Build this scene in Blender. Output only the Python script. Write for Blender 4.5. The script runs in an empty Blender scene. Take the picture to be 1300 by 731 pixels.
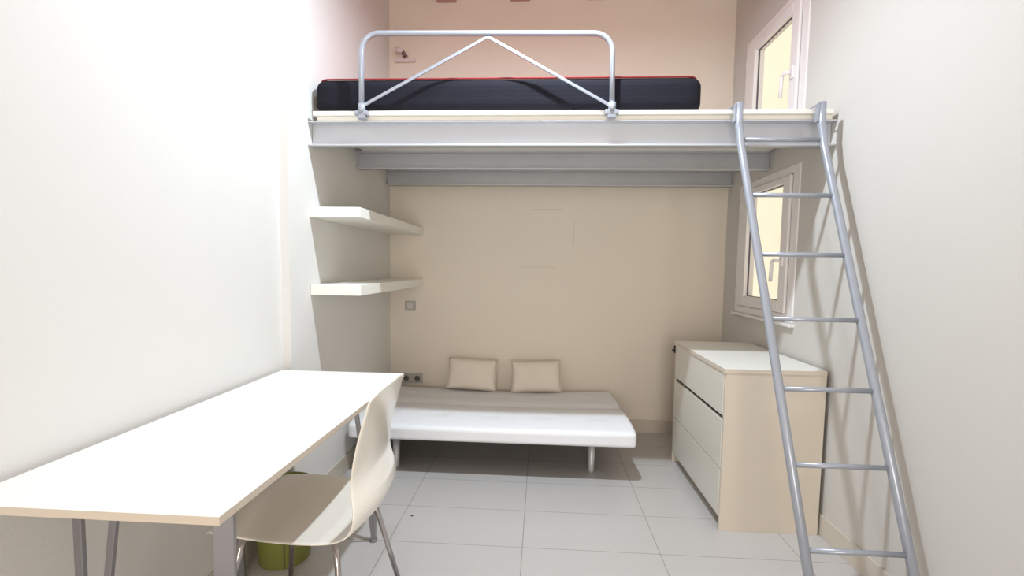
import bpy, bmesh, math, random
from mathutils import Vector, Matrix
C = bpy.context.scene.collection
R = math.radians
random.seed(4)

# ------------------------------------------------------------ camera, world, lights, exposure
CAM_H = 1.2371; F_PX = 608.99; CY = 16.566
yaw, pitch, roll = -0.05957, 0.07186, 0.01493
cam = bpy.data.cameras.new('camera'); cam_o = bpy.data.objects.new('camera', cam); C.objects.link(cam_o)
cy_, sy_ = math.cos(yaw), math.sin(yaw); cp, sp = math.cos(pitch), math.sin(pitch); cr, sr = math.cos(roll), math.sin(roll)
ex = Vector((cy_, -sy_, 0)); f0 = Vector((sy_, cy_, 0)); z0 = Vector((0, 0, 1))
fw = cp*f0 - sp*z0; up0 = sp*f0 + cp*z0
right = cr*ex + sr*up0; up = -sr*ex + cr*up0
M = Matrix((right, up, -fw)).transposed().to_4x4(); M.translation = Vector((0, 0, CAM_H))
cam_o.matrix_world = M
cam.sensor_width = 36; cam.lens = F_PX/1300*36; cam.shift_y = CY/1300; cam.clip_start = .02
bpy.context.scene.camera = cam_o

W = bpy.data.worlds.new('world'); bpy.context.scene.world = W; W.use_nodes = True
bg = W.node_tree.nodes['Background']; bg.inputs[0].default_value = (1.0, .96, .86, 1); bg.inputs[1].default_value = 1.35

def lamp_light(name, loc, watts, col, size):
    l = bpy.data.lights.new(name, 'AREA'); l.shape = 'DISK'; l.size = size; l.energy = watts; l.color = col
    o = bpy.data.objects.new(name, l); C.objects.link(o); o.location = loc
    return o
LAMP_Y, LAMP_Z = 1.86, 2.93
LAMP_COL = (.78, .895, 1.0)
lamp_light('spot_light', (.03, LAMP_Y, LAMP_Z), 50, LAMP_COL, .07)
lamp_light('spot_light', (-.50, LAMP_Y, LAMP_Z), 6, LAMP_COL, .07)
dl = bpy.data.lights.new('doorway_fill_light', 'AREA'); dl.shape = 'RECTANGLE'; dl.size = 1.4; dl.size_y = 2.1; dl.energy = 74; dl.color = (1.0, .955, .90)  # added fill light behind the viewer, no such source is known
dlo = bpy.data.objects.new('doorway_fill_light', dl); C.objects.link(dlo); dlo.location = (.1, -2.75, 1.25); dlo.rotation_euler = (R(90), 0, 0)

vs = bpy.context.scene.view_settings
vs.view_transform = 'Standard'; vs.look = 'None'; vs.exposure = 0.0; vs.gamma = 1.0; vs.use_curve_mapping = False

# ------------------------------------------------------------ materials
def srgb(r, g, b):
    f = lambda c: ((c/255+.055)/1.055)**2.4 if c/255 > .04045 else c/255/12.92
    return (f(r), f(g), f(b), 1)
def mat(name, col, rough=.5, metal=0., noise=0., nscale=8., bump=0., bscale=60., spec=.5, coat=0.):
    m = bpy.data.materials.new(name); m.use_nodes = True
    nt = m.node_tree; b = nt.nodes['Principled BSDF']
    b.inputs['Base Color'].default_value = col; b.inputs['Roughness'].default_value = rough; b.inputs['Metallic'].default_value = metal
    b.inputs['Specular IOR Level'].default_value = spec; b.inputs['Coat Weight'].default_value = coat
    tc = nt.nodes.new('ShaderNodeTexCoord')
    n = nt.nodes.new('ShaderNodeTexNoise'); n.inputs['Scale'].default_value = nscale; n.inputs['Detail'].default_value = 4
    nt.links.new(tc.outputs['Object'], n.inputs['Vector'])
    mx = nt.nodes.new('ShaderNodeMix'); mx.data_type = 'RGBA'
    mx.inputs[6].default_value = tuple(c*(1-noise) for c in col[:3])+(1,); mx.inputs[7].default_value = tuple(min(1, c*(1+noise)) for c in col[:3])+(1,)
    nt.links.new(n.outputs['Fac'], mx.inputs[0]); nt.links.new(mx.outputs[2], b.inputs['Base Color'])
    if bump:
        n2 = nt.nodes.new('ShaderNodeTexNoise'); n2.inputs['Scale'].default_value = bscale; n2.inputs['Detail'].default_value = 3
        nt.links.new(tc.outputs['Object'], n2.inputs['Vector'])
        bp = nt.nodes.new('ShaderNodeBump'); bp.inputs['Strength'].default_value = bump; bp.inputs['Distance'].default_value = .004
        nt.links.new(n2.outputs['Fac'], bp.inputs['Height']); nt.links.new(bp.outputs['Normal'], b.inputs['Normal'])
    return m
WALL = mat('wall_paint', srgb(227, 224, 219), .75, noise=.012, nscale=3, bump=.12, bscale=90, spec=.25)
FWALL = mat('brown_absorbing_front_wall', srgb(150, 128, 108), .8)  # brown made up for the unseen wall so it absorbs bounce light
RWALL = mat('right_wall_dimmed_paint', srgb(209, 204, 197), .75, noise=.012, nscale=3, bump=.12, bscale=90, spec=.25)  # wall paint greyed to imitate weaker lamp light on this side
BACKWALL = mat('back_wall_paint', srgb(232, 220, 205), .75, noise=.02, nscale=2.5, bump=.12, bscale=90, spec=.25)
CEIL = mat('ceiling_paint', srgb(236, 228, 222), .8, noise=.01)
JOIST = mat('joist_paint', srgb(190, 150, 145), .7, noise=.05)
SKIRT = mat('skirting_tile', srgb(206, 196, 182), .35, noise=.03, nscale=12)
PVC = mat('white_window_plastic', srgb(238, 232, 230), .35, noise=.01)
RUBBER = mat('grey_gasket', srgb(96, 90, 100), .6)
STEEL = mat('silver_painted_steel', srgb(200, 201, 205), .42, metal=.25, noise=.05, nscale=6)
TUBE = mat('silver_lacquered_tube', srgb(168, 172, 181), .32, metal=.35, noise=.03, nscale=20)
BOARD = mat('cream_laminate_board', srgb(242, 238, 228), .45, noise=.02)
BLACKF = mat('black_mattress_fabric', srgb(29, 28, 36), .9, noise=.15, nscale=40, bump=.4, bscale=300, spec=.2)
REDF = mat('red_mattress_fabric', srgb(176, 56, 64), .9, noise=.08, nscale=40, bump=.3, bscale=300, spec=.2)
WHITEL = mat('white_laminate', srgb(246, 244, 240), .3, noise=.008, coat=.1)
EDGE = mat('cream_edge_band_shaded', srgb(212, 198, 181), .45, noise=.02)  # band darkened to paint in the shade on the desk's front edge
SHELF = mat('white_lacquer_shelf', srgb(244, 241, 232), .4, noise=.008)
DARKST = mat('grey_steel_leg', srgb(144, 141, 143), .38, metal=.5, noise=.04)
PLAST = mat('cream_white_plastic', srgb(248, 241, 229), .2, noise=.01, coat=.25)
CHROME = mat('brushed_chrome', srgb(190, 182, 180), .18, metal=.95, noise=.03)
SILV = mat('satin_silver_foot', srgb(205, 203, 204), .3, metal=.3)
SOFA = mat('white_leatherette', srgb(236, 236, 238), .42, noise=.02, nscale=6, bump=.15, bscale=120)
CUSH = mat('cream_cushion_fabric', srgb(232, 220, 206), .85, noise=.03, bump=.3, bscale=200, spec=.2)
BLACK = mat('black_frame_and_underside_shade', srgb(38, 34, 36), .9)  # black of the frame, also painted underneath the seat as shade
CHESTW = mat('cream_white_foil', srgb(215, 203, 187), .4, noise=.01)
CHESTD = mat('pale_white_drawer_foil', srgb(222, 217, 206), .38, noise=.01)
CHESTT = mat('lit_chest_top', srgb(238, 235, 228), .35, noise=.01)  # whiter copy of the chest foil, lamp light painted into the top
GAP = mat('dark_drawer_gap', srgb(40, 34, 30), .8)
GREEN = mat('olive_green_plastic', srgb(126, 128, 62), .4, noise=.04)
GREYP = mat('grey_socket_plastic', srgb(176, 172, 166), .4, noise=.02)
DGREY = mat('dark_socket_well', srgb(92, 88, 84), .5)
EXTW = mat('lightwell_render', srgb(246, 239, 222), .9, noise=.05, nscale=2)
PINKW = mat('white_lamp_enamel', srgb(225, 208, 205), .4)
def floor_mat():
    m = mat('pale_floor_tile', srgb(196, 191, 187), .32, noise=.025, nscale=5, spec=.45)
    nt = m.node_tree; b = nt.nodes['Principled BSDF']
    src = b.inputs['Base Color'].links[0].from_socket
    g = nt.nodes.new('ShaderNodeNewGeometry'); sx = nt.nodes.new('ShaderNodeSeparateXYZ'); nt.links.new(g.outputs['Position'], sx.inputs[0])
    def math_(op, a, bval):
        n = nt.nodes.new('ShaderNodeMath'); n.operation = op
        nt.links.new(a, n.inputs[0])
        if hasattr(bval, 'links'): nt.links.new(bval, n.inputs[1])
        else: n.inputs[1].default_value = bval
        return n.outputs[0]
    masks = []
    for ax, off, size in ((0, -.0595, .6), (1, 2.6768, .3202)):
        d = math_('PINGPONG', math_('SUBTRACT', sx.outputs[ax], off-size*40), size/2)
        # distance to the nearest joint line
        masks.append(math_('LESS_THAN', d, .0018))
    mk = math_('MAXIMUM', masks[0], masks[1])
    mx = nt.nodes.new('ShaderNodeMix'); mx.data_type = 'RGBA'; mx.inputs[7].default_value = srgb(150, 142, 138)
    nt.links.new(mk, mx.inputs[0]); nt.links.new(src, mx.inputs[6]); nt.links.new(mx.outputs[2], b.inputs['Base Color'])
    return m
FLOOR = floor_mat()
def patch_wall():
    # repaired rectangle and hairline scratches on the back wall plaster
    nt = BACKWALL.node_tree; b = nt.nodes['Principled BSDF']; src = b.inputs['Base Color'].links[0].from_socket
    g = nt.nodes.new('ShaderNodeNewGeometry'); sx = nt.nodes.new('ShaderNodeSeparateXYZ'); nt.links.new(g.outputs['Position'], sx.inputs[0])
    def box(cx, cz, hx, hz, soft):
        outs = []
        for ax, c, h in ((0, cx, hx), (2, cz, hz)):
            s = nt.nodes.new('ShaderNodeMath'); s.operation = 'SUBTRACT'; nt.links.new(sx.outputs[ax], s.inputs[0]); s.inputs[1].default_value = c
            a = nt.nodes.new('ShaderNodeMath'); a.operation = 'ABSOLUTE'; nt.links.new(s.outputs[0], a.inputs[0])
            mr = nt.nodes.new('ShaderNodeMapRange'); mr.inputs['From Min'].default_value = h+soft; mr.inputs['From Max'].default_value = h
            nt.links.new(a.outputs[0], mr.inputs['Value']); outs.append(mr.outputs[0])
        m = nt.nodes.new('ShaderNodeMath'); m.operation = 'MULTIPLY'; nt.links.new(outs[0], m.inputs[0]); nt.links.new(outs[1], m.inputs[1])
        return m.outputs[0]
    cur = src
    for cx, cz, hx, hz, soft, col, k in ((.06, 1.47, .10, .12, .10, srgb(228, 222, 218), .3),
                                         (.03, 1.66, .115, .003, .006, srgb(196, 180, 160), .35),
                                         (-.02, 1.235, .13, .002, .008, srgb(200, 186, 168), .3),
                                         (.235, 1.49, .003, .09, .006, srgb(200, 186, 160), .35)):
        mk = box(cx, cz, hx, hz, soft)
        s = nt.nodes.new('ShaderNodeMath'); s.operation = 'MULTIPLY'; nt.links.new(mk, s.inputs[0]); s.inputs[1].default_value = k
        mx = nt.nodes.new('ShaderNodeMix'); mx.data_type = 'RGBA'; mx.inputs[7].default_value = col
        nt.links.new(s.outputs[0], mx.inputs[0]); nt.links.new(cur, mx.inputs[6]); cur = mx.outputs[2]
    nt.links.new(cur, b.inputs['Base Color'])
patch_wall()
def glass_mat():
    m = bpy.data.materials.new('window_glass'); m.use_nodes = True; nt = m.node_tree
    for n in list(nt.nodes): nt.nodes.remove(n)
    o = nt.nodes.new('ShaderNodeOutputMaterial'); mx = nt.nodes.new('ShaderNodeMixShader'); t = nt.nodes.new('ShaderNodeBsdfTransparent'); g = nt.nodes.new('ShaderNodeBsdfGlossy')
    t.inputs[0].default_value = (.99, .99, .985, 1); g.inputs['Roughness'].default_value = .03
    mx.inputs[0].default_value = .06
    nt.links.new(t.outputs[0], mx.inputs[1]); nt.links.new(g.outputs[0], mx.inputs[2]); nt.links.new(mx.outputs[0], o.inputs[0])
    return m
GLASS = glass_mat()
def emit_mat(name, col, s):
    m = bpy.data.materials.new(name); m.use_nodes = True; b = m.node_tree.nodes['Principled BSDF']
    b.inputs['Emission Color'].default_value = col; b.inputs['Emission Strength'].default_value = s; return m

# ------------------------------------------------------------ mesh helpers (world coordinates)
def nb(): return bmesh.new()
def box(bm, x0, x1, y0, y1, z0, z1, bev=0., seg=2, mi=0):
    r = bmesh.ops.create_cube(bm, size=1.)
    vs_ = r['verts']
    for v in vs_:
        v.co = Vector(((x0+x1)/2+v.co.x*(x1-x0), (y0+y1)/2+v.co.y*(y1-y0), (z0+z1)/2+v.co.z*(z1-z0)))
    fs = set(f for v in vs_ for f in v.link_faces)
    for f in fs: f.material_index = mi
    if bev:
        es = list(set(e for v in vs_ for e in v.link_edges))
        bmesh.ops.bevel(bm, geom=es, offset=bev, segments=seg, profile=.5, affect='EDGES')
def tube(bm, pts, r, n=14, caps=True, rad=None):
    pts = [Vector(p) for p in pts]; rings = []
    prev = None
    for i, p in enumerate(pts):
        if i == 0: d = pts[1]-p
        elif i == len(pts)-1: d = p-pts[i-1]
        else: d = (pts[i+1]-p).normalized()+(p-pts[i-1]).normalized()
        d.normalize()
        if prev is None:
            a = Vector((0, 0, 1)) if abs(d.z) < .9 else Vector((1, 0, 0))
            u = d.cross(a).normalized()
        else:
            u = (prev-d*prev.dot(d)).normalized()
        prev = u; w = d.cross(u)
        rr = rad[i] if rad else r
        k = 1.
        if 0 < i < len(pts)-1:
            c = (pts[i+1]-p).normalized().dot((p-pts[i-1]).normalized()); k = 1/max(.5, math.sqrt((1+c)/2))
        rings.append([bm.verts.new(p+(u*math.cos(2*math.pi*j/n)+w*math.sin(2*math.pi*j/n))*rr) for j in range(n)])
    for a, b in zip(rings, rings[1:]):
        for j in range(n):
            f = bm.faces.new((a[j], a[(j+1) % n], b[(j+1) % n], b[j])); f.smooth = True
    if caps:
        bm.faces.new(list(reversed(rings[0]))); bm.faces.new(rings[-1])
def arc(p0, p1, p2, r, n=8):
    """fillet points of radius r at corner p1"""
    p0, p1, p2 = map(Vector, (p0, p1, p2)); a = (p0-p1).normalized(); b = (p2-p1).normalized()
    ang = a.angle(b); d = r/math.tan(ang/2); s = p1+a*d; e = p1+b*d
    c = p1+(a+b).normalized()*(r/math.sin(ang/2)); out = []
    for i in range(n+1):
        t = i/n; v = (s-c).lerp(e-c, t).normalized()*r; out.append(c+v)
    return out
def bar(bm, p0, p1, w, t, wdir, bev=.0015):
    """flat bar from p0 to p1; w along wdir, t across"""
    p0, p1 = Vector(p0), Vector(p1); d = (p1-p0).normalized(); wd = Vector(wdir); wd = (wd-d*wd.dot(d)).normalized(); td = d.cross(wd)
    vsl = []
    for p in (p0, p1):
        for a, b in ((-1, -1), (1, -1), (1, 1), (-1, 1)): vsl.append(bm.verts.new(p+wd*a*w/2+td*b*t/2))
    v = vsl; fs = [bm.faces.new(q) for q in ((v[3], v[2], v[1], v[0]), (v[4], v[5], v[6], v[7]), (v[0], v[1], v[5], v[4]), (v[1], v[2], v[6], v[5]), (v[2], v[3], v[7], v[6]), (v[3], v[0], v[4], v[7]))]
    if bev: bmesh.ops.bevel(bm, geom=list(set(e for f in fs for e in f.edges)), offset=bev, segments=2, profile=.5, affect='EDGES')
def lathe(bm, prof, cx, cy, n=40):
    rings = [[bm.verts.new((cx+r*math.cos(2*math.pi*j/n), cy+r*math.sin(2*math.pi*j/n), z)) for j in range(n)] for r, z in prof]
    for a, b in zip(rings, rings[1:]):
        for j in range(n):
            f = bm.faces.new((a[j], a[(j+1) % n], b[(j+1) % n], b[j])); f.smooth = True
    return rings
OFF = {}
def obj(name, bm, m, parent=None, smooth=False, origin=None):
    me = bpy.data.meshes.new(name)
    o = bpy.data.objects.new(name, me); C.objects.link(o)
    off = OFF[parent.name] if parent else Vector(origin or (0, 0, 0))
    for v in bm.verts: v.co -= off
    bmesh.ops.recalc_face_normals(bm, faces=bm.faces)
    if smooth:
        for f in bm.faces: f.smooth = True
    bm.to_mesh(me); bm.free()
    for mm in (m if isinstance(m, (list, tuple)) else [m]): me.materials.append(mm)
    if parent: o.parent = parent
    else: o.location = off
    OFF[o.name] = off
    return o
def thing(name, label, cat, loc, group=None):
    o = bpy.data.objects.new(name, None); C.objects.link(o); o.location = loc; o.empty_display_size = .1
    OFF[o.name] = Vector(loc); o['label'] = label; o['category'] = cat
    if group: o['group'] = group
    return o
def tag(o, label, cat, group=None):
    o['label'] = label; o['category'] = cat
    if group: o['group'] = group
    return o
def struct(name, bm, m, parent=None, label=None):
    o = obj(name, bm, m, parent); o['kind'] = 'structure'
    if label: o['label'] = label
    return o
def dup(root, delta, label=None):
    r = root.copy(); C.objects.link(r); r.location = root.location+Vector(delta)
    if label: r['label'] = label
    for ch in list(root.children):
        c = ch.copy(); C.objects.link(c); c.parent = r
        for g in list(ch.children):
            d = g.copy(); C.objects.link(d); d.parent = c
    return r

# ------------------------------------------------------------ the room
XL, XLN, XR, YB, YF, ZC = -1.149, -1.19, 1.3375, 3.60, -2.40, 3.27
STEP_Y = 2.135
bm = nb(); box(bm, XLN-.3, XR+.3, YF-.2, YB+.2, -.12, 0); struct('floor', bm, FLOOR, label='pale grey rectangular floor tiles with thin joints')
bm = nb(); box(bm, XLN-.3, XR+.3, YF-.2, YB+.2, ZC, ZC+.12); struct('ceiling', bm, CEIL, label='pale ceiling of the room')
bm = nb(); box(bm, XLN-.2, XLN, YF, STEP_Y, 0, ZC); box(bm, XLN-.2, XL, STEP_Y, YB, 0, ZC)
struct('wall_left', bm, WALL, label='bright white left wall with a small step behind the desk')
bm = nb(); box(bm, XLN-.2, XR+.2, YB, YB+.2, 0, ZC); struct('wall_back', bm, BACKWALL, label='beige back wall')
bm = nb(); box(bm, XLN-.2, -.6, YF-.15, YF, 0, ZC); box(bm, .8, XR+.2, YF-.15, YF, 0, ZC); box(bm, -.6, .8, YF-.15, YF, 2.3, ZC); struct('wall_front', bm, FWALL, label='unseen wall behind the viewer, doorway opening added for fill light')  # opening made up to let the added fill light in
# right wall with the two window openings
WY0, WY1 = 2.615, 3.375
U0, U1, L0, L1 = 2.00, 2.72, .955, 1.80
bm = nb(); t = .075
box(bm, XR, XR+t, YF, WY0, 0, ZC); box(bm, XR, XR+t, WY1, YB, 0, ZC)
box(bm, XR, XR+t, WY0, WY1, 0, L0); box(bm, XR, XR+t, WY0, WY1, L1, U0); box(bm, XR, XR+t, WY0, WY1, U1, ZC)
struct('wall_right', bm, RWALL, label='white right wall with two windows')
# skirting
BH = .10
bm = nb(); box(bm, XL, XR, YB-.010, YB, 0, BH, .002); struct('baseboard_back', bm, SKIRT)
bm = nb(); box(bm, XR-.010, XR, YF, YB-.01, 0, BH, .002); struct('baseboard_right', bm, SKIRT)
bm = nb(); box(bm, XLN, XLN+.010, YF, STEP_Y-.01, 0, BH, .002); box(bm, XLN, XL+.010, STEP_Y-.010, STEP_Y, 0, BH, .002); box(bm, XL, XL+.010, STEP_Y, YB-.01, 0, BH, .002)
struct('baseboard_left', bm, SKIRT)
# ceiling joists
for i, (xa, xb) in enumerate(((-1.33+.0, -1.19), (-.793, -.651), (-.258, -.116), (.289, .422), (.816, .953))):
    if xa < XLN: continue
    bm = nb(); box(bm, xa, xb, YF, YB, 3.142, ZC, .004); struct('trim_%d' % i, bm, JOIST, label='pinkish ceiling joist')

def window(n, z0, z1, gz0, gz1, hz, sill):
    root = thing('window_%d' % n, '', '', (XR, (WY0+WY1)/2, z0)); del root['label']; del root['category']; root['kind'] = 'structure'
    root['label'] = 'upper white plastic window beside the mattress' if n == 1 else 'lower white plastic window behind the ladder'
    def ring(bm, xa, xb, ya, yb, za, zb, gya, gyb, gza, gzb, bev=.004):
        box(bm, xa, xb, ya, gya, za, zb, bev); box(bm, xa, xb, gyb, yb, za, zb, bev)
        box(bm, xa, xb, gya-.002, gyb+.002, za, gza, bev); box(bm, xa, xb, gya-.002, gyb+.002, gzb, zb, bev)
    bm = nb(); ring(bm, XR-.006, XR+.06, WY0, WY1, z0, z1, 2.683, 3.335, z0+.045, z1-.045)
    struct('window_frame', bm, PVC, root)
    sy0, sy1, sz0, sz1 = 2.686, 3.332, z0+.048, z1-.048
    bm = nb(); ring(bm, XR-.018, XR+.045, sy0, sy1, sz0, sz1, 2.765, 3.215, gz0, gz1, .006)
    s = struct('window_sash', bm, PVC, root)
    bm = nb(); ring(bm, XR+.004, XR+.0135, 2.760, 3.22, gz0-.006, gz1+.006, 2.769, 3.211, gz0+.004, gz1-.004, .001)
    struct('glazing_gasket', bm, RUBBER, root)
    bm = nb(); box(bm, XR-.0045, XR+.02, 2.681, 2.6895, z0+.05, z1-.05); struct('sash_seal', bm, RUBBER, root)
    bm = nb(); box(bm, XR+.014, XR+.020, 2.758, 3.222, gz0-.004, gz1+.004); struct('window_pane', bm, GLASS, root)
    # lever handle
    bm = nb(); hy = 2.725; box(bm, XR-.028, XR-.017, hy-.014, hy+.014, hz-.03, hz+.04, .004)
    tube(bm, [(XR-.026, hy, hz), (XR-.055, hy, hz)], .009)
    tube(bm, arc((XR-.055, hy-.012, hz), (XR-.055, hy+.035, hz), (XR-.055, hy+.035, hz-.12), .018)[0:1] and
         [Vector((XR-.055, hy-.008, hz))]+arc((XR-.055, hy-.012, hz), (XR-.055, hy+.04, hz), (XR-.055, hy+.044, hz-.12), .02)+[Vector((XR-.055, hy+.046, hz-.115))], .0095)
    h = struct('window_handle', bm, PVC, root)
    for hzz in (z0+.14, z1-.14):
        bm = nb(); tube(bm, [(XR-.012, 3.340, hzz-.03), (XR-.012, 3.340, hzz+.03)], .007); struct('hinge', bm, PVC, root)
    if sill:
        bm = nb(); box(bm, XR-.028, XR+.02, WY0-.015, WY1+.005, z0-.018, z0-.0005, .003); struct('window_sill', bm, PVC, root)
window(1, U0, U1, 2.085, 2.62, 2.29, True)
window(2, L0, L1, 1.068, 1.714, 1.29, True)
bm = nb(); box(bm, 2.5, 2.6, .4, 6.5, -1.5, 7.5); struct('wall_outside', bm, EXTW, label='sunlit cream lightwell wall outside the windows')

# ------------------------------------------------------------ loft
def channel(yf, za, zb):
    bm = nb(); d = .05; x0, x1 = XL+.002, XR-.002
    box(bm, x0, x1, yf+d-.006, yf+d, za, zb); box(bm, x0, x1, yf, yf+d, zb-.007, zb, .001); box(bm, x0, x1, yf, yf+d, za, za+.007, .001)
    return bm
bz0, bz1 = 1.812, 1.930
b1 = tag(obj('steel_beam', channel(2.328, bz0, bz1), STEEL, origin=(0, 2.328, bz0)), 'grey steel channel beam under the front edge of the loft, nearest', 'beam', 'steel beams carrying the loft')
b2 = tag(obj('steel_beam', channel(2.935, bz0+.012, bz1), STEEL, origin=(0, 2.935, bz0+.012)), 'grey steel beam under the middle of the loft, second from the front', 'beam', 'steel beams carrying the loft')
b3 = tag(obj('steel_beam', channel(3.50, bz0+.010, bz1), STEEL, origin=(0, 3.50, bz0+.01)), 'grey steel beam under the loft nearest the back wall', 'beam', 'steel beams carrying the loft')
t = thing('loft_platform', 'cream board platform of the loft bed on grey steel beams', 'platform', (0, 2.95, 1.930))
bm = nb(); box(bm, XL+.045, XR-.022, 2.330, YB-.003, 1.9305, 1.950, .002); obj('base_board', bm, BOARD, t)
bm = nb(); box(bm, XL+.030, XR-.022, 2.316, YB-.003, 1.950, 1.973, .004); obj('top_board', bm, BOARD, t)

# mattress
t = thing('mattress', 'black mattress with a red top lying on the loft', 'mattress', (-.195, 2.8, 1.973))
def cushion(bm, x0, x1, y0, y1, z0, z1, r, nx=40, ny=20, nz=8, f=None, mi=0):
    """rounded block as a dense grid"""
    def rnd(p):
        q = Vector((min(max(p.x, x0+r), x1-r), min(max(p.y, y0+r), y1-r), min(max(p.z, z0+min(r, (z1-z0)/2.01)), z1-min(r, (z1-z0)/2.01))))
        d = p-q
        if d.length > 1e-7:
            dm = Vector((d.x/r, d.y/r, d.z/min(r, (z1-z0)/2.01)))
            k = max(abs(dm.x), abs(dm.y), abs(dm.z))
            dn = dm.normalized()*k
            d = Vector((dn.x*r, dn.y*r, dn.z*min(r, (z1-z0)/2.01)))
        return q+d
    def face(o, u, v, nu, nv):
        g = [[None]*(nv+1) for _ in range(nu+1)]
        for i in range(nu+1):
            for j in range(nv+1):
                p = rnd(o+u*(i/nu)+v*(j/nv))
                if f: p = f(p)
                g[i][j] = bm.verts.new(p)
        for i in range(nu):
            for j in range(nv):
                fc = bm.faces.new((g[i][j], g[i+1][j], g[i+1][j+1], g[i][j+1])); fc.smooth = True; fc.material_index = mi
    o = Vector((x0, y0, z0)); X = Vector((x1-x0, 0, 0)); Y = Vector((0, y1-y0, 0)); Z = Vector((0, 0, z1-z0))
    face(o, X, Y, nx, ny); face(o+Z, X, Y, nx, ny); face(o, X, Z, nx, nz); face(o+Y, X, Z, nx, nz); face(o, Y, Z, ny, nz); face(o+X, Y, Z, ny, nz)
    bmesh.ops.remove_doubles(bm, verts=bm.verts, dist=1e-5)
def quilt(p):
    q = p.copy()
    if p.y < 2.36: q.y += .0025*abs(math.sin((p.z-1.97)*150))
    return q
bm = nb(); cushion(bm, -1.128, .740, 2.345, 3.245, 1.9735, 2.140, .05, 90, 40, 20, quilt); 
for f in bm.faces:
    f.material_index = 1 if (f.calc_center_median().z > 2.134) else 0
obj('cover', bm, [BLACKF, REDF], t)
bm = nb()
def rr(x0, x1, y0, y1, r, z):
    pts = []
    for cx, cy, a0 in ((x1-r, y1-r, 0), (x0+r, y1-r, 90), (x0+r, y0+r, 180), (x1-r, y0+r, 270)):
        for k in range(7): a = R(a0+k*15); pts.append((cx+r*math.cos(a), cy+r*math.sin(a), z))
    return pts+[pts[0]]
tube(bm, rr(-1.108, .720, 2.364, 3.226, .05, 2.1365), .0045, 8); obj('piping', bm, mat('dark_red_piping', srgb(140, 36, 42), .8), t)

# railing
t = thing('guard_rail', 'grey tubular guard rail with two diagonal braces in front of the mattress', 'railing', (-.28, 2.306, 1.973))
ry = 2.2975
bm = nb(); A = Vector((-.868, ry, 1.965)); B = Vector((-.868, ry, 2.322)); D = Vector((.306, ry, 2.306)); E_ = Vector((.312, ry, 1.957))
tube(bm, [A]+arc(A, B, D, .085, 10)+arc(B, D, E_, .085, 10)+[E_], .0125, 16); obj('rail_frame', bm, TUBE, t)
for e in ((-.862, 1.99), (.305, 1.985)):
    bm = nb(); bar(bm, (-.268, ry, 2.298), (e[0], ry, e[1]), .013, .009, (0, 0, 1)); obj('brace', bm, TUBE, t)
for x in (-.868, .312):
    bm = nb(); tube(bm, [(x, ry, 1.955), (x, ry, 1.998)], .0175, 18)
    box(bm, x-.032, x+.032, 2.284, 2.3155, 1.944, 1.966, .005)
    box(bm, x-.02, x+.02, 2.286, 2.3155, 1.928, 1.95, .004)
    obj('clamp', bm, TUBE, t)
    
# ------------------------------------------------------------ ladder
t = thing('ladder', 'grey tubular ladder leaning on the loft with seven rungs', 'ladder', (1.1, 1.54, 0))
def ly(z): return 1.54+.73*min(z, 1.85)/1.85
def lx(s, z): return (.934-.054*z/1.85) if s < 0 else (1.279-.040*z/1.85)
for s in (-1, 1):
    pts = [Vector((lx(s, z), ly(z), z)) for z in (.0, .6, 1.2, 1.80)]
    topx = lx(s, 1.85)-.008*s*-1
    pts += [Vector((lx(s, 1.85), 2.262, 1.86)), Vector((lx(s, 1.85)-.004, 2.268, 1.885)), Vector((lx(s, 1.85)-.006, 2.268, 1.985))]
    bm = nb(); tube(bm, pts, .0165, 18); rl = obj('side_rail', bm, TUBE, t)
    bm = nb(); x = lx(s, 1.85)-.024
    box(bm, x-.003, x+.003, 2.266, 2.345, 1.9745, 1.980, .001); box(bm, x-.004, x+.004, 2.258, 2.284, 1.900, 1.979, .001)
    obj('hook', bm, TUBE, t)
    bm = nb(); tube(bm, [(lx(s, 0), 1.540, .0005), (lx(s, 0), 1.549, .022)], .0175, 18); obj('foot_cap', bm, TUBE, t)
for z in (1.820, 1.560, 1.303, 1.046, .790, .536, .276):
    bm = nb(); tube(bm, [(lx(-1, z)+.01, ly(z), z), (lx(1, z)-.01, ly(z), z)], .0095, 14); obj('rung', bm, TUBE, t)

# ------------------------------------------------------------ wall shelves
bm = nb(); box(bm, XL+.0005, -.893, 2.332, YB-.001, 1.466, 1.517, .0025)
tag(obj('wall_shelf', bm, SHELF, origin=(XL, 2.95, 1.466)), 'thick white floating shelf on the left wall, upper of the two', 'shelf', 'floating shelves under the loft')
bm = nb(); box(bm, XL+.0005, -.893, 2.332, YB-.001, 1.080, 1.134, .0025)
tag(obj('wall_shelf', bm, SHELF, origin=(XL, 2.95, 1.08)), 'thick white floating shelf on the left wall, lower of the two above the light switch', 'shelf', 'floating shelves under the loft')

# ------------------------------------------------------------ sockets, switch, wall lamp
t = thing('light_switch', 'small square grey light switch on the back wall below the shelves', 'switch', (-.99, YB, .89))
bm = nb(); box(bm, -1.032, -.950, YB-.009, YB, .889, .965, .003); obj('plate', bm, GREYP, t)
bm = nb(); box(bm, -1.014, -.968, YB-.014, YB-.008, .906, .948, .002); obj('rocker', bm, mat('pale_switch_rocker', srgb(205, 198, 190), .4), t)
t = thing('wall_socket', 'grey double power socket on the back wall above the sofa bed', 'socket', (-.975, YB, .325))
bm = nb(); box(bm, -1.062, -.895, YB-.010, YB, .330, .407, .003); obj('plate', bm, GREYP, t)
for x in (-1.022, -.936):
    bm = nb(); tube(bm, [(x, YB-.0115, .368), (x, YB-.0095, .368)], .022, 24); w = obj('socket_well', bm, DGREY, t)
    bm = nb(); tube(bm, [(x-.008, YB-.013, .368), (x-.008, YB-.011, .368)], .003, 8); tube(bm, [(x+.008, YB-.013, .368), (x+.008, YB-.011, .368)], .003, 8); obj('pin_hole', bm, GAP, w)
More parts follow.
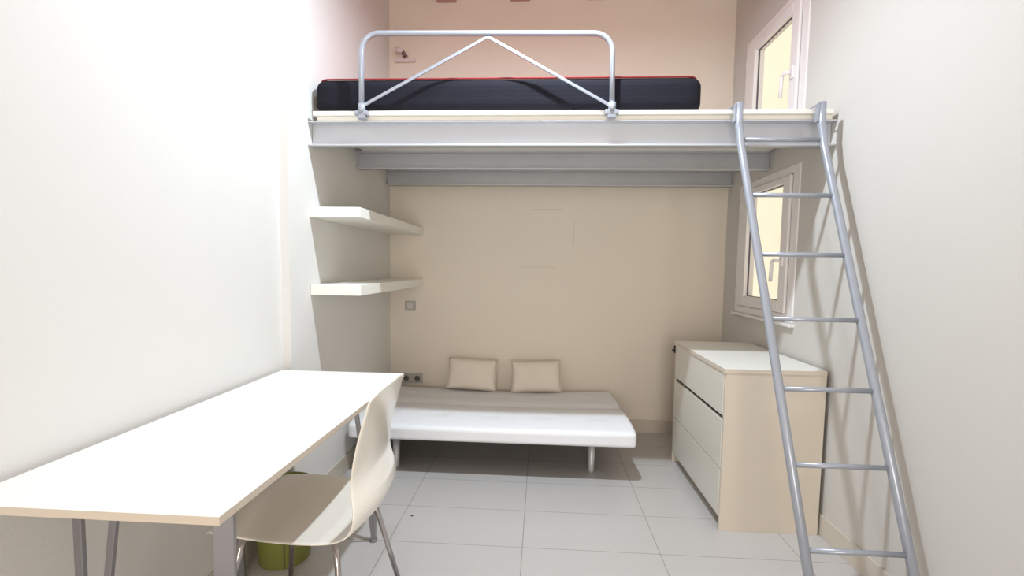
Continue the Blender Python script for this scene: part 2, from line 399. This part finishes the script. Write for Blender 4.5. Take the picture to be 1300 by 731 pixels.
t = thing('wall_lamp', 'small pale wall lamp with a swivel head high on the back wall', 'lamp', (-1.03, YB, 2.73))
bm = nb(); box(bm, -1.105, -.952, YB-.022, YB, 2.722, 2.750, .005); obj('mounting_bar', bm, PINKW, t)
bm = nb(); tube(bm, [(-1.03, YB-.02, 2.748), (-1.04, YB-.045, 2.775)], .006); tube(bm, [(-1.012, YB-.03, 2.752), (-1.035, YB-.055, 2.782)], .012)
obj('swivel_arm', bm, mat('brown_lamp_joint', srgb(120, 90, 90), .5), t)
bm = nb(); tube(bm, [(-1.085, YB-.055, 2.795), (-1.04, YB-.05, 2.788), (-1.025, YB-.045, 2.780)], .015, 16, rad=[.019, .017, .010]); obj('lamp_head', bm, PINKW, t)

# ------------------------------------------------------------ ceiling lamp (above the frame)
t = thing('ceiling_lamp', 'white bar ceiling lamp with two bulbs in front of the loft', 'lamp', (-.2, LAMP_Y, ZC))
bm = nb(); box(bm, -.62, .22, LAMP_Y-.03, LAMP_Y+.03, 3.10, 3.1415, .006); obj('lamp_bar', bm, PVC, t)
for x in (.03, -.50):
    bm = nb(); tube(bm, [(x, LAMP_Y, 3.10), (x, LAMP_Y, 3.02)], .022, 18); obj('lamp_holder', bm, PVC, t)

# ------------------------------------------------------------ sofa bed
SX0, SX1, SY0, SY1 = -1.118, .562, 2.690, 3.520
def sofaf(p):
    q = p.copy()
    v = (p.y-SY0)/(SY1-SY0); u = (p.x-SX0)/(SX1-SX0)
    q.z += -.020*math.sin(math.pi*min(1, max(0, u)))*(.35+.65*v)*min(1, max(0, (p.z-.216)/.08)) - .012*math.exp(-((v-.52)/.05)**2) * min(1, max(0, (p.z-.25)/.05))
    if v < .3: q.z -= .026*(1-v/.3)**2.2*min(1, max(0, (p.z-.22)/.1))
    if p.z > .27:
        for bx in (.12, .31, .5, .69, .88):
            for bv in (.25, .77):
                dd = ((u-bx)*1.68)**2+((v-bv)*.8)**2
                q.z -= .010*math.exp(-dd/.0016)
    q.x -= .03*v*min(1, max(0, u))
    return q
t = thing('sofa_bed', 'low white leatherette sofa bed against the back wall', 'sofa bed', (-.28, 3.1, 0))
bm = nb(); cushion(bm, SX0, SX1, SY0, SY1, .214, .331, .024, 110, 60, 14, sofaf); bm.normal_update()
for f in bm.faces: f.material_index = 1 if f.calc_center_median().z < .2165 else 0  # underside blackened to deepen the shade below the sofa bed
obj('seat_pad', bm, [SOFA, BLACK], t)
bm = nb(); box(bm, SX0+.06, SX1-.12, SY0+.14, SY1-.05, .180, .213, .004); obj('frame', bm, BLACK, t)
for k in range(5):
    for bv in (.25, .77):
        bm = nb()
        u = (.12, .31, .5, .69, .88)[k]; p = sofaf(Vector((SX0+u*(SX1-SX0), SY0+bv*(SY1-SY0), .330)))
        bmesh.ops.create_uvsphere(bm, u_segments=10, v_segments=6, radius=.009, matrix=Matrix.Translation(p)@Matrix.Diagonal((1, 1, .45, 1)))
        obj('tufting_button', bm, SOFA, t, smooth=True)
for x, y in ((-.862, 2.815), (.326, 2.865), (-.862, 3.42), (.326, 3.42)):
    bm = nb(); tube(bm, [(x, y, 0), (x, y, .010), (x, y, .2125)], .02, 18, rad=[.0150, .0165, .0245]); obj('leg', bm, SILV, t)

def pillow(x0, x1, zc, tilt, rot, label):
    t = thing('cushion', label, 'cushion', ((x0+x1)/2, 3.47, .30), 'cream cushions on the sofa bed')
    w, h, d = x1-x0, .225, .095; bm = nb(); n = 26
    grid = {}
    for side in (1, -1):
        for i in range(n+1):
            for j in range(n+1):
                u, v = i/n*2-1, j/n*2-1
                e = (1-abs(u)**3.2)*(1-abs(v)**3.2)
                if side == -1 and (i in (0, n) or j in (0, n)): grid[(side, i, j)] = grid[(1, i, j)]; continue
                x = u*w/2*(1-.045*(1-v*v))*1.0; z = v*h/2*(1-.05*(1-u*u)); y = side*d/2*max(0, e)**.42
                y += .004*math.sin(5*u+3*v)
                grid[(side, i, j)] = bm.verts.new((x, y, z))
        for i in range(n):
            for j in range(n):
                f = bm.faces.new([grid[(side, a, b)] for a, b in ((i, j), (i+1, j), (i+1, j+1), (i, j+1))]); f.smooth = True
    m = Matrix.Translation(((x0+x1)/2, 3.49, zc))@Matrix.Rotation(rot, 4, 'Y')@Matrix.Rotation(tilt, 4, 'X')
    bmesh.ops.transform(bm, matrix=m, verts=bm.verts)
    obj('pillow_cover', bm, CUSH, t)
    bm = nb(); pts = []
    for k in range(49):
        a = 2*math.pi*k/48; c, s_ = math.cos(a), math.sin(a); q = max(abs(c), abs(s_)); u, v = c/q, s_/q
        pts.append(m@Vector((u*w/2*(1-.045*(1-v*v)), .004*math.sin(5*u+3*v), v*h/2*(1-.05*(1-u*u)))))
    tube(bm, pts, .0026, 6, caps=False); obj('seam_piping', bm, CUSH, t)
pillow(-.680, -.312, .436, R(-14), R(2.2), 'small cream cushion against the wall, left one on the sofa bed')
pillow(-.205, .162, .434, R(-14), R(-2.5), 'small cream cushion against the wall, right one on the sofa bed')

# ------------------------------------------------------------ chest of drawers
CX0, CX1, CY0, CY1, CH = .866, 1.318, 2.252, 3.090, .780
t = thing('chest_of_drawers', 'cream white chest with three wide drawers under the window', 'chest of drawers', (CX0, CY0, 0))
for ya, yb in ((CY0, CY0+.018), (CY1-.018, CY1)):
    bm = nb(); box(bm, CX0, CX1, ya, yb, 0, CH-.022, .001); obj('side_panel', bm, CHESTW, t)
bm = nb(); box(bm, CX0-.008, CX1, CY0-.002, CY1+.002, CH-.022, CH, .0015); bm.normal_update()
for f in bm.faces: f.material_index = 0 if f.normal.z > .8 else 1
obj('top', bm, [CHESTT, CHESTW], t)
bm = nb(); box(bm, CX1-.008, CX1-.002, CY0+.018, CY1-.018, .02, CH-.024); obj('back_panel', bm, GAP, t)
bm = nb(); box(bm, CX0+.0165, CX0+.022, CY0+.018, CY1-.018, .45, CH-.03); obj('gap_shade_sheet', bm, GAP, t)  # dark sheet painting the shade in the upper drawer gap
bm = nb(); box(bm, CX0+.0165, CX0+.020, CY0+.018, CY1-.018, .063, .449); obj('carcass_front', bm, CHESTW, t)
bm = nb(); box(bm, CX0+.045, CX0+.06, CY0+.018, CY1-.018, 0, .062); obj('plinth', bm, CHESTW, t)
for za, zb in ((.552, .7565), (.297, .531), (.066, .291)):
    bm = nb(); box(bm, CX0-.002, CX0+.016, CY0+.0195, CY1-.0195, za, zb, .0015)
    # bevelled finger edge behind the drawer's upper lip
    d = obj('drawer', bm, CHESTD, t)
bm = nb(); box(bm, CX0-.006, CX0+.006, CY1+.003, CY1+.022, .700, .748, .004)
tube(bm, [(CX0-.006, CY1+.012, .715), (CX0-.016, CY1+.012, .722)], .006)
tag(obj('cable_clip', bm, GAP, origin=(CX0, CY1+.01, .70)), 'small black plug poking out behind the far edge of the chest of drawers', 'plug')

# ------------------------------------------------------------ desk
DX0, DX1, DY0, DY1, DZ = -1.172, -.607, .852, 2.098, .750
t = thing('desk', 'long white desk with metal legs along the left wall', 'desk', (-.9, 1.47, 0))
bm = nb(); box(bm, DX0, DX1, DY0, DY1, DZ-.018, DZ, .0012)
for f in bm.faces: f.material_index = 0 if f.normal.z > .9 else 1
bm.normal_update()
for f in bm.faces: f.material_index = 0 if f.normal.z > .8 else 1
obj('tabletop', bm, [WHITEL, EDGE], t)
zt = DZ-.0195
def deskleg(foot, ta, tb, wd, w=.036):
    bm = nb(); fx, fy = foot
    bar(bm, (fx, fy, .0), (ta[0], ta[1], zt), w, .012, wd)
    bar(bm, (fx+.001, fy+.002, .004), (tb[0], tb[1], zt), w*.8, .012, wd)
    box(bm, min(ta[0], tb[0])-.02, max(ta[0], tb[0])+.02, min(ta[1], tb[1])-.02, max(ta[1], tb[1])+.02, zt-.003, zt+.001, .001)
    tube(bm, [(fx, fy, 0), (fx, fy, .012)], .017, 14)
    obj('leg', bm, DARKST, t)
deskleg((-.655, .930), (-.645, .920), (-.775, 1.125), (1, .3, 0), .040)
deskleg((-1.085, 1.035), (-1.090, 1.040), (-.985, 1.040), (1, 0, 0), .022)
deskleg((-.728, 2.030), (-.715, 2.045), (-.785, 1.950), (1, .3, 0), .024)
deskleg((-1.150, 1.735), (-1.145, 1.73), (-1.11, 1.66), (1, .3, 0), .024)

# ------------------------------------------------------------ chair
t = thing('chair', 'cream plastic shell chair with chrome legs pushed under the desk', 'chair', (-.74, 1.49, 0))
prof = [(-.985, .418, .165, 0), (-.975, .440, .185, .002), (-.93, .449, .205, .004), (-.85, .446, .217, .006), (-.76, .441, .221, .007), (-.67, .437, .220, .007), (-.60, .437, .214, .007), (-.556, .446, .210, .010),
        (-.530, .468, .207, .014), (-.520, .505, .204, .022), (-.530, .55, .190, .020), (-.541, .60, .176, .013), (-.533, .67, .172, .012), (-.516, .745, .172, .011), (-.498, .81, .172, .010), (-.489, .850, .169, .009), (-.484, .869, .163, .009)]
bm = nb(); NY = 20; CYc = 1.492; rows = []
pr = [Vector((p[0], 0, p[1])) for p in prof]
for i, (x, z, hw, dish) in enumerate(prof):
    a = pr[max(0, i-1)]; b = pr[min(len(pr)-1, i+1)]; d = (b-a).normalized(); nrm = Vector((d.z, 0, -d.x))   # outward (down / backward)
    row = []
    for j in range(NY+1):
        u = j/NY*2-1
        p = Vector((x, CYc+hw*u, z)) + nrm*dish*(1-u*u)*1.6
        if i > 11: p.z -= .022*abs(u)**3*(i-11)/5
        row.append(bm.verts.new(p))
    rows.append(row)
for a, b in zip(rows, rows[1:]):
    for j in range(NY):
        f = bm.faces.new((a[j], a[j+1], b[j+1], b[j])); f.smooth = True
sh = obj('seat_shell', bm, PLAST, t, smooth=True)
md = sh.modifiers.new('thickness', 'SOLIDIFY'); md.thickness = .008; md.offset = 0
md = sh.modifiers.new('smooth', 'SUBSURF'); md.levels = 2; md.render_levels = 2
legs = [((-.600, 1.345, .415), (-.585, 1.33, .34), (-.540, 1.255, .0)), ((-.575, 1.600, .415), (-.562, 1.625, .34), (-.515, 1.735, .0)),
        ((-.880, 1.345, .422), (-.895, 1.33, .34), (-.95, 1.25, .0)), ((-.880, 1.640, .422), (-.895, 1.655, .34), (-.95, 1.73, .0))]
for a, b, c in legs:
    bm = nb(); tube(bm, [a]+arc(a, b, c, .05, 5)+[c], .0095, 14); lg = obj('leg', bm, CHROME, t)
    bm = nb(); tube(bm, [(c[0], c[1], 0.0005), (c[0], c[1], .015)], .012, 12); obj('foot_cap', bm, GAP, lg)
bm = nb(); tube(bm, [(-.60, 1.345, .408), (-.88, 1.345, .416)], .008); tube(bm, [(-.575, 1.60, .408), (-.88, 1.64, .416)], .008)
tube(bm, [(-.60, 1.345, .408), (-.575, 1.60, .408)], .008); obj('under_frame', bm, CHROME, t)

# ------------------------------------------------------------ waste bin
t = thing('waste_bin', 'olive green round waste bin under the desk behind the chair', 'bin', (-1.058, 1.885, 0))
bm = nb(); bx, by = -1.058, 1.885
rg = lathe(bm, [(.0, .0), (.096, .0), (.100, .006), (.116, .312), (.113, .312), (.097, .010), (.0, .010)], bx, by, 48)
bmesh.ops.remove_doubles(bm, verts=bm.verts, dist=1e-5)
obj('bin_body', bm, GREEN, t)
bm = nb(); tube(bm, [(bx+.1165*math.cos(2*math.pi*k/40), by+.1165*math.sin(2*math.pi*k/40), .314) for k in range(41)], .005, 8, caps=False); obj('rim', bm, GREEN, t)
bm = nb(); a = R(-62); bar(bm, (bx+.1005*math.cos(a), by+.1005*math.sin(a), .008), (bx+.1165*math.cos(a), by+.1165*math.sin(a), .308), .006, .003, (-math.sin(a), math.cos(a), 0), 0); obj('seam', bm, mat('dark_olive_seam', srgb(90, 95, 40), .5), t)

# crumb on the tiles
bm = nb(); bmesh.ops.create_icosphere(bm, subdivisions=2, radius=.006, matrix=Matrix.Translation((-.614, 2.255, .003))@Matrix.Diagonal((1.2, .8, .5, 1)))
tag(obj('crumb', bm, DGREY, origin=(-.614, 2.255, 0)), 'tiny dark crumb lying on the floor tiles beside the chair', 'crumb')
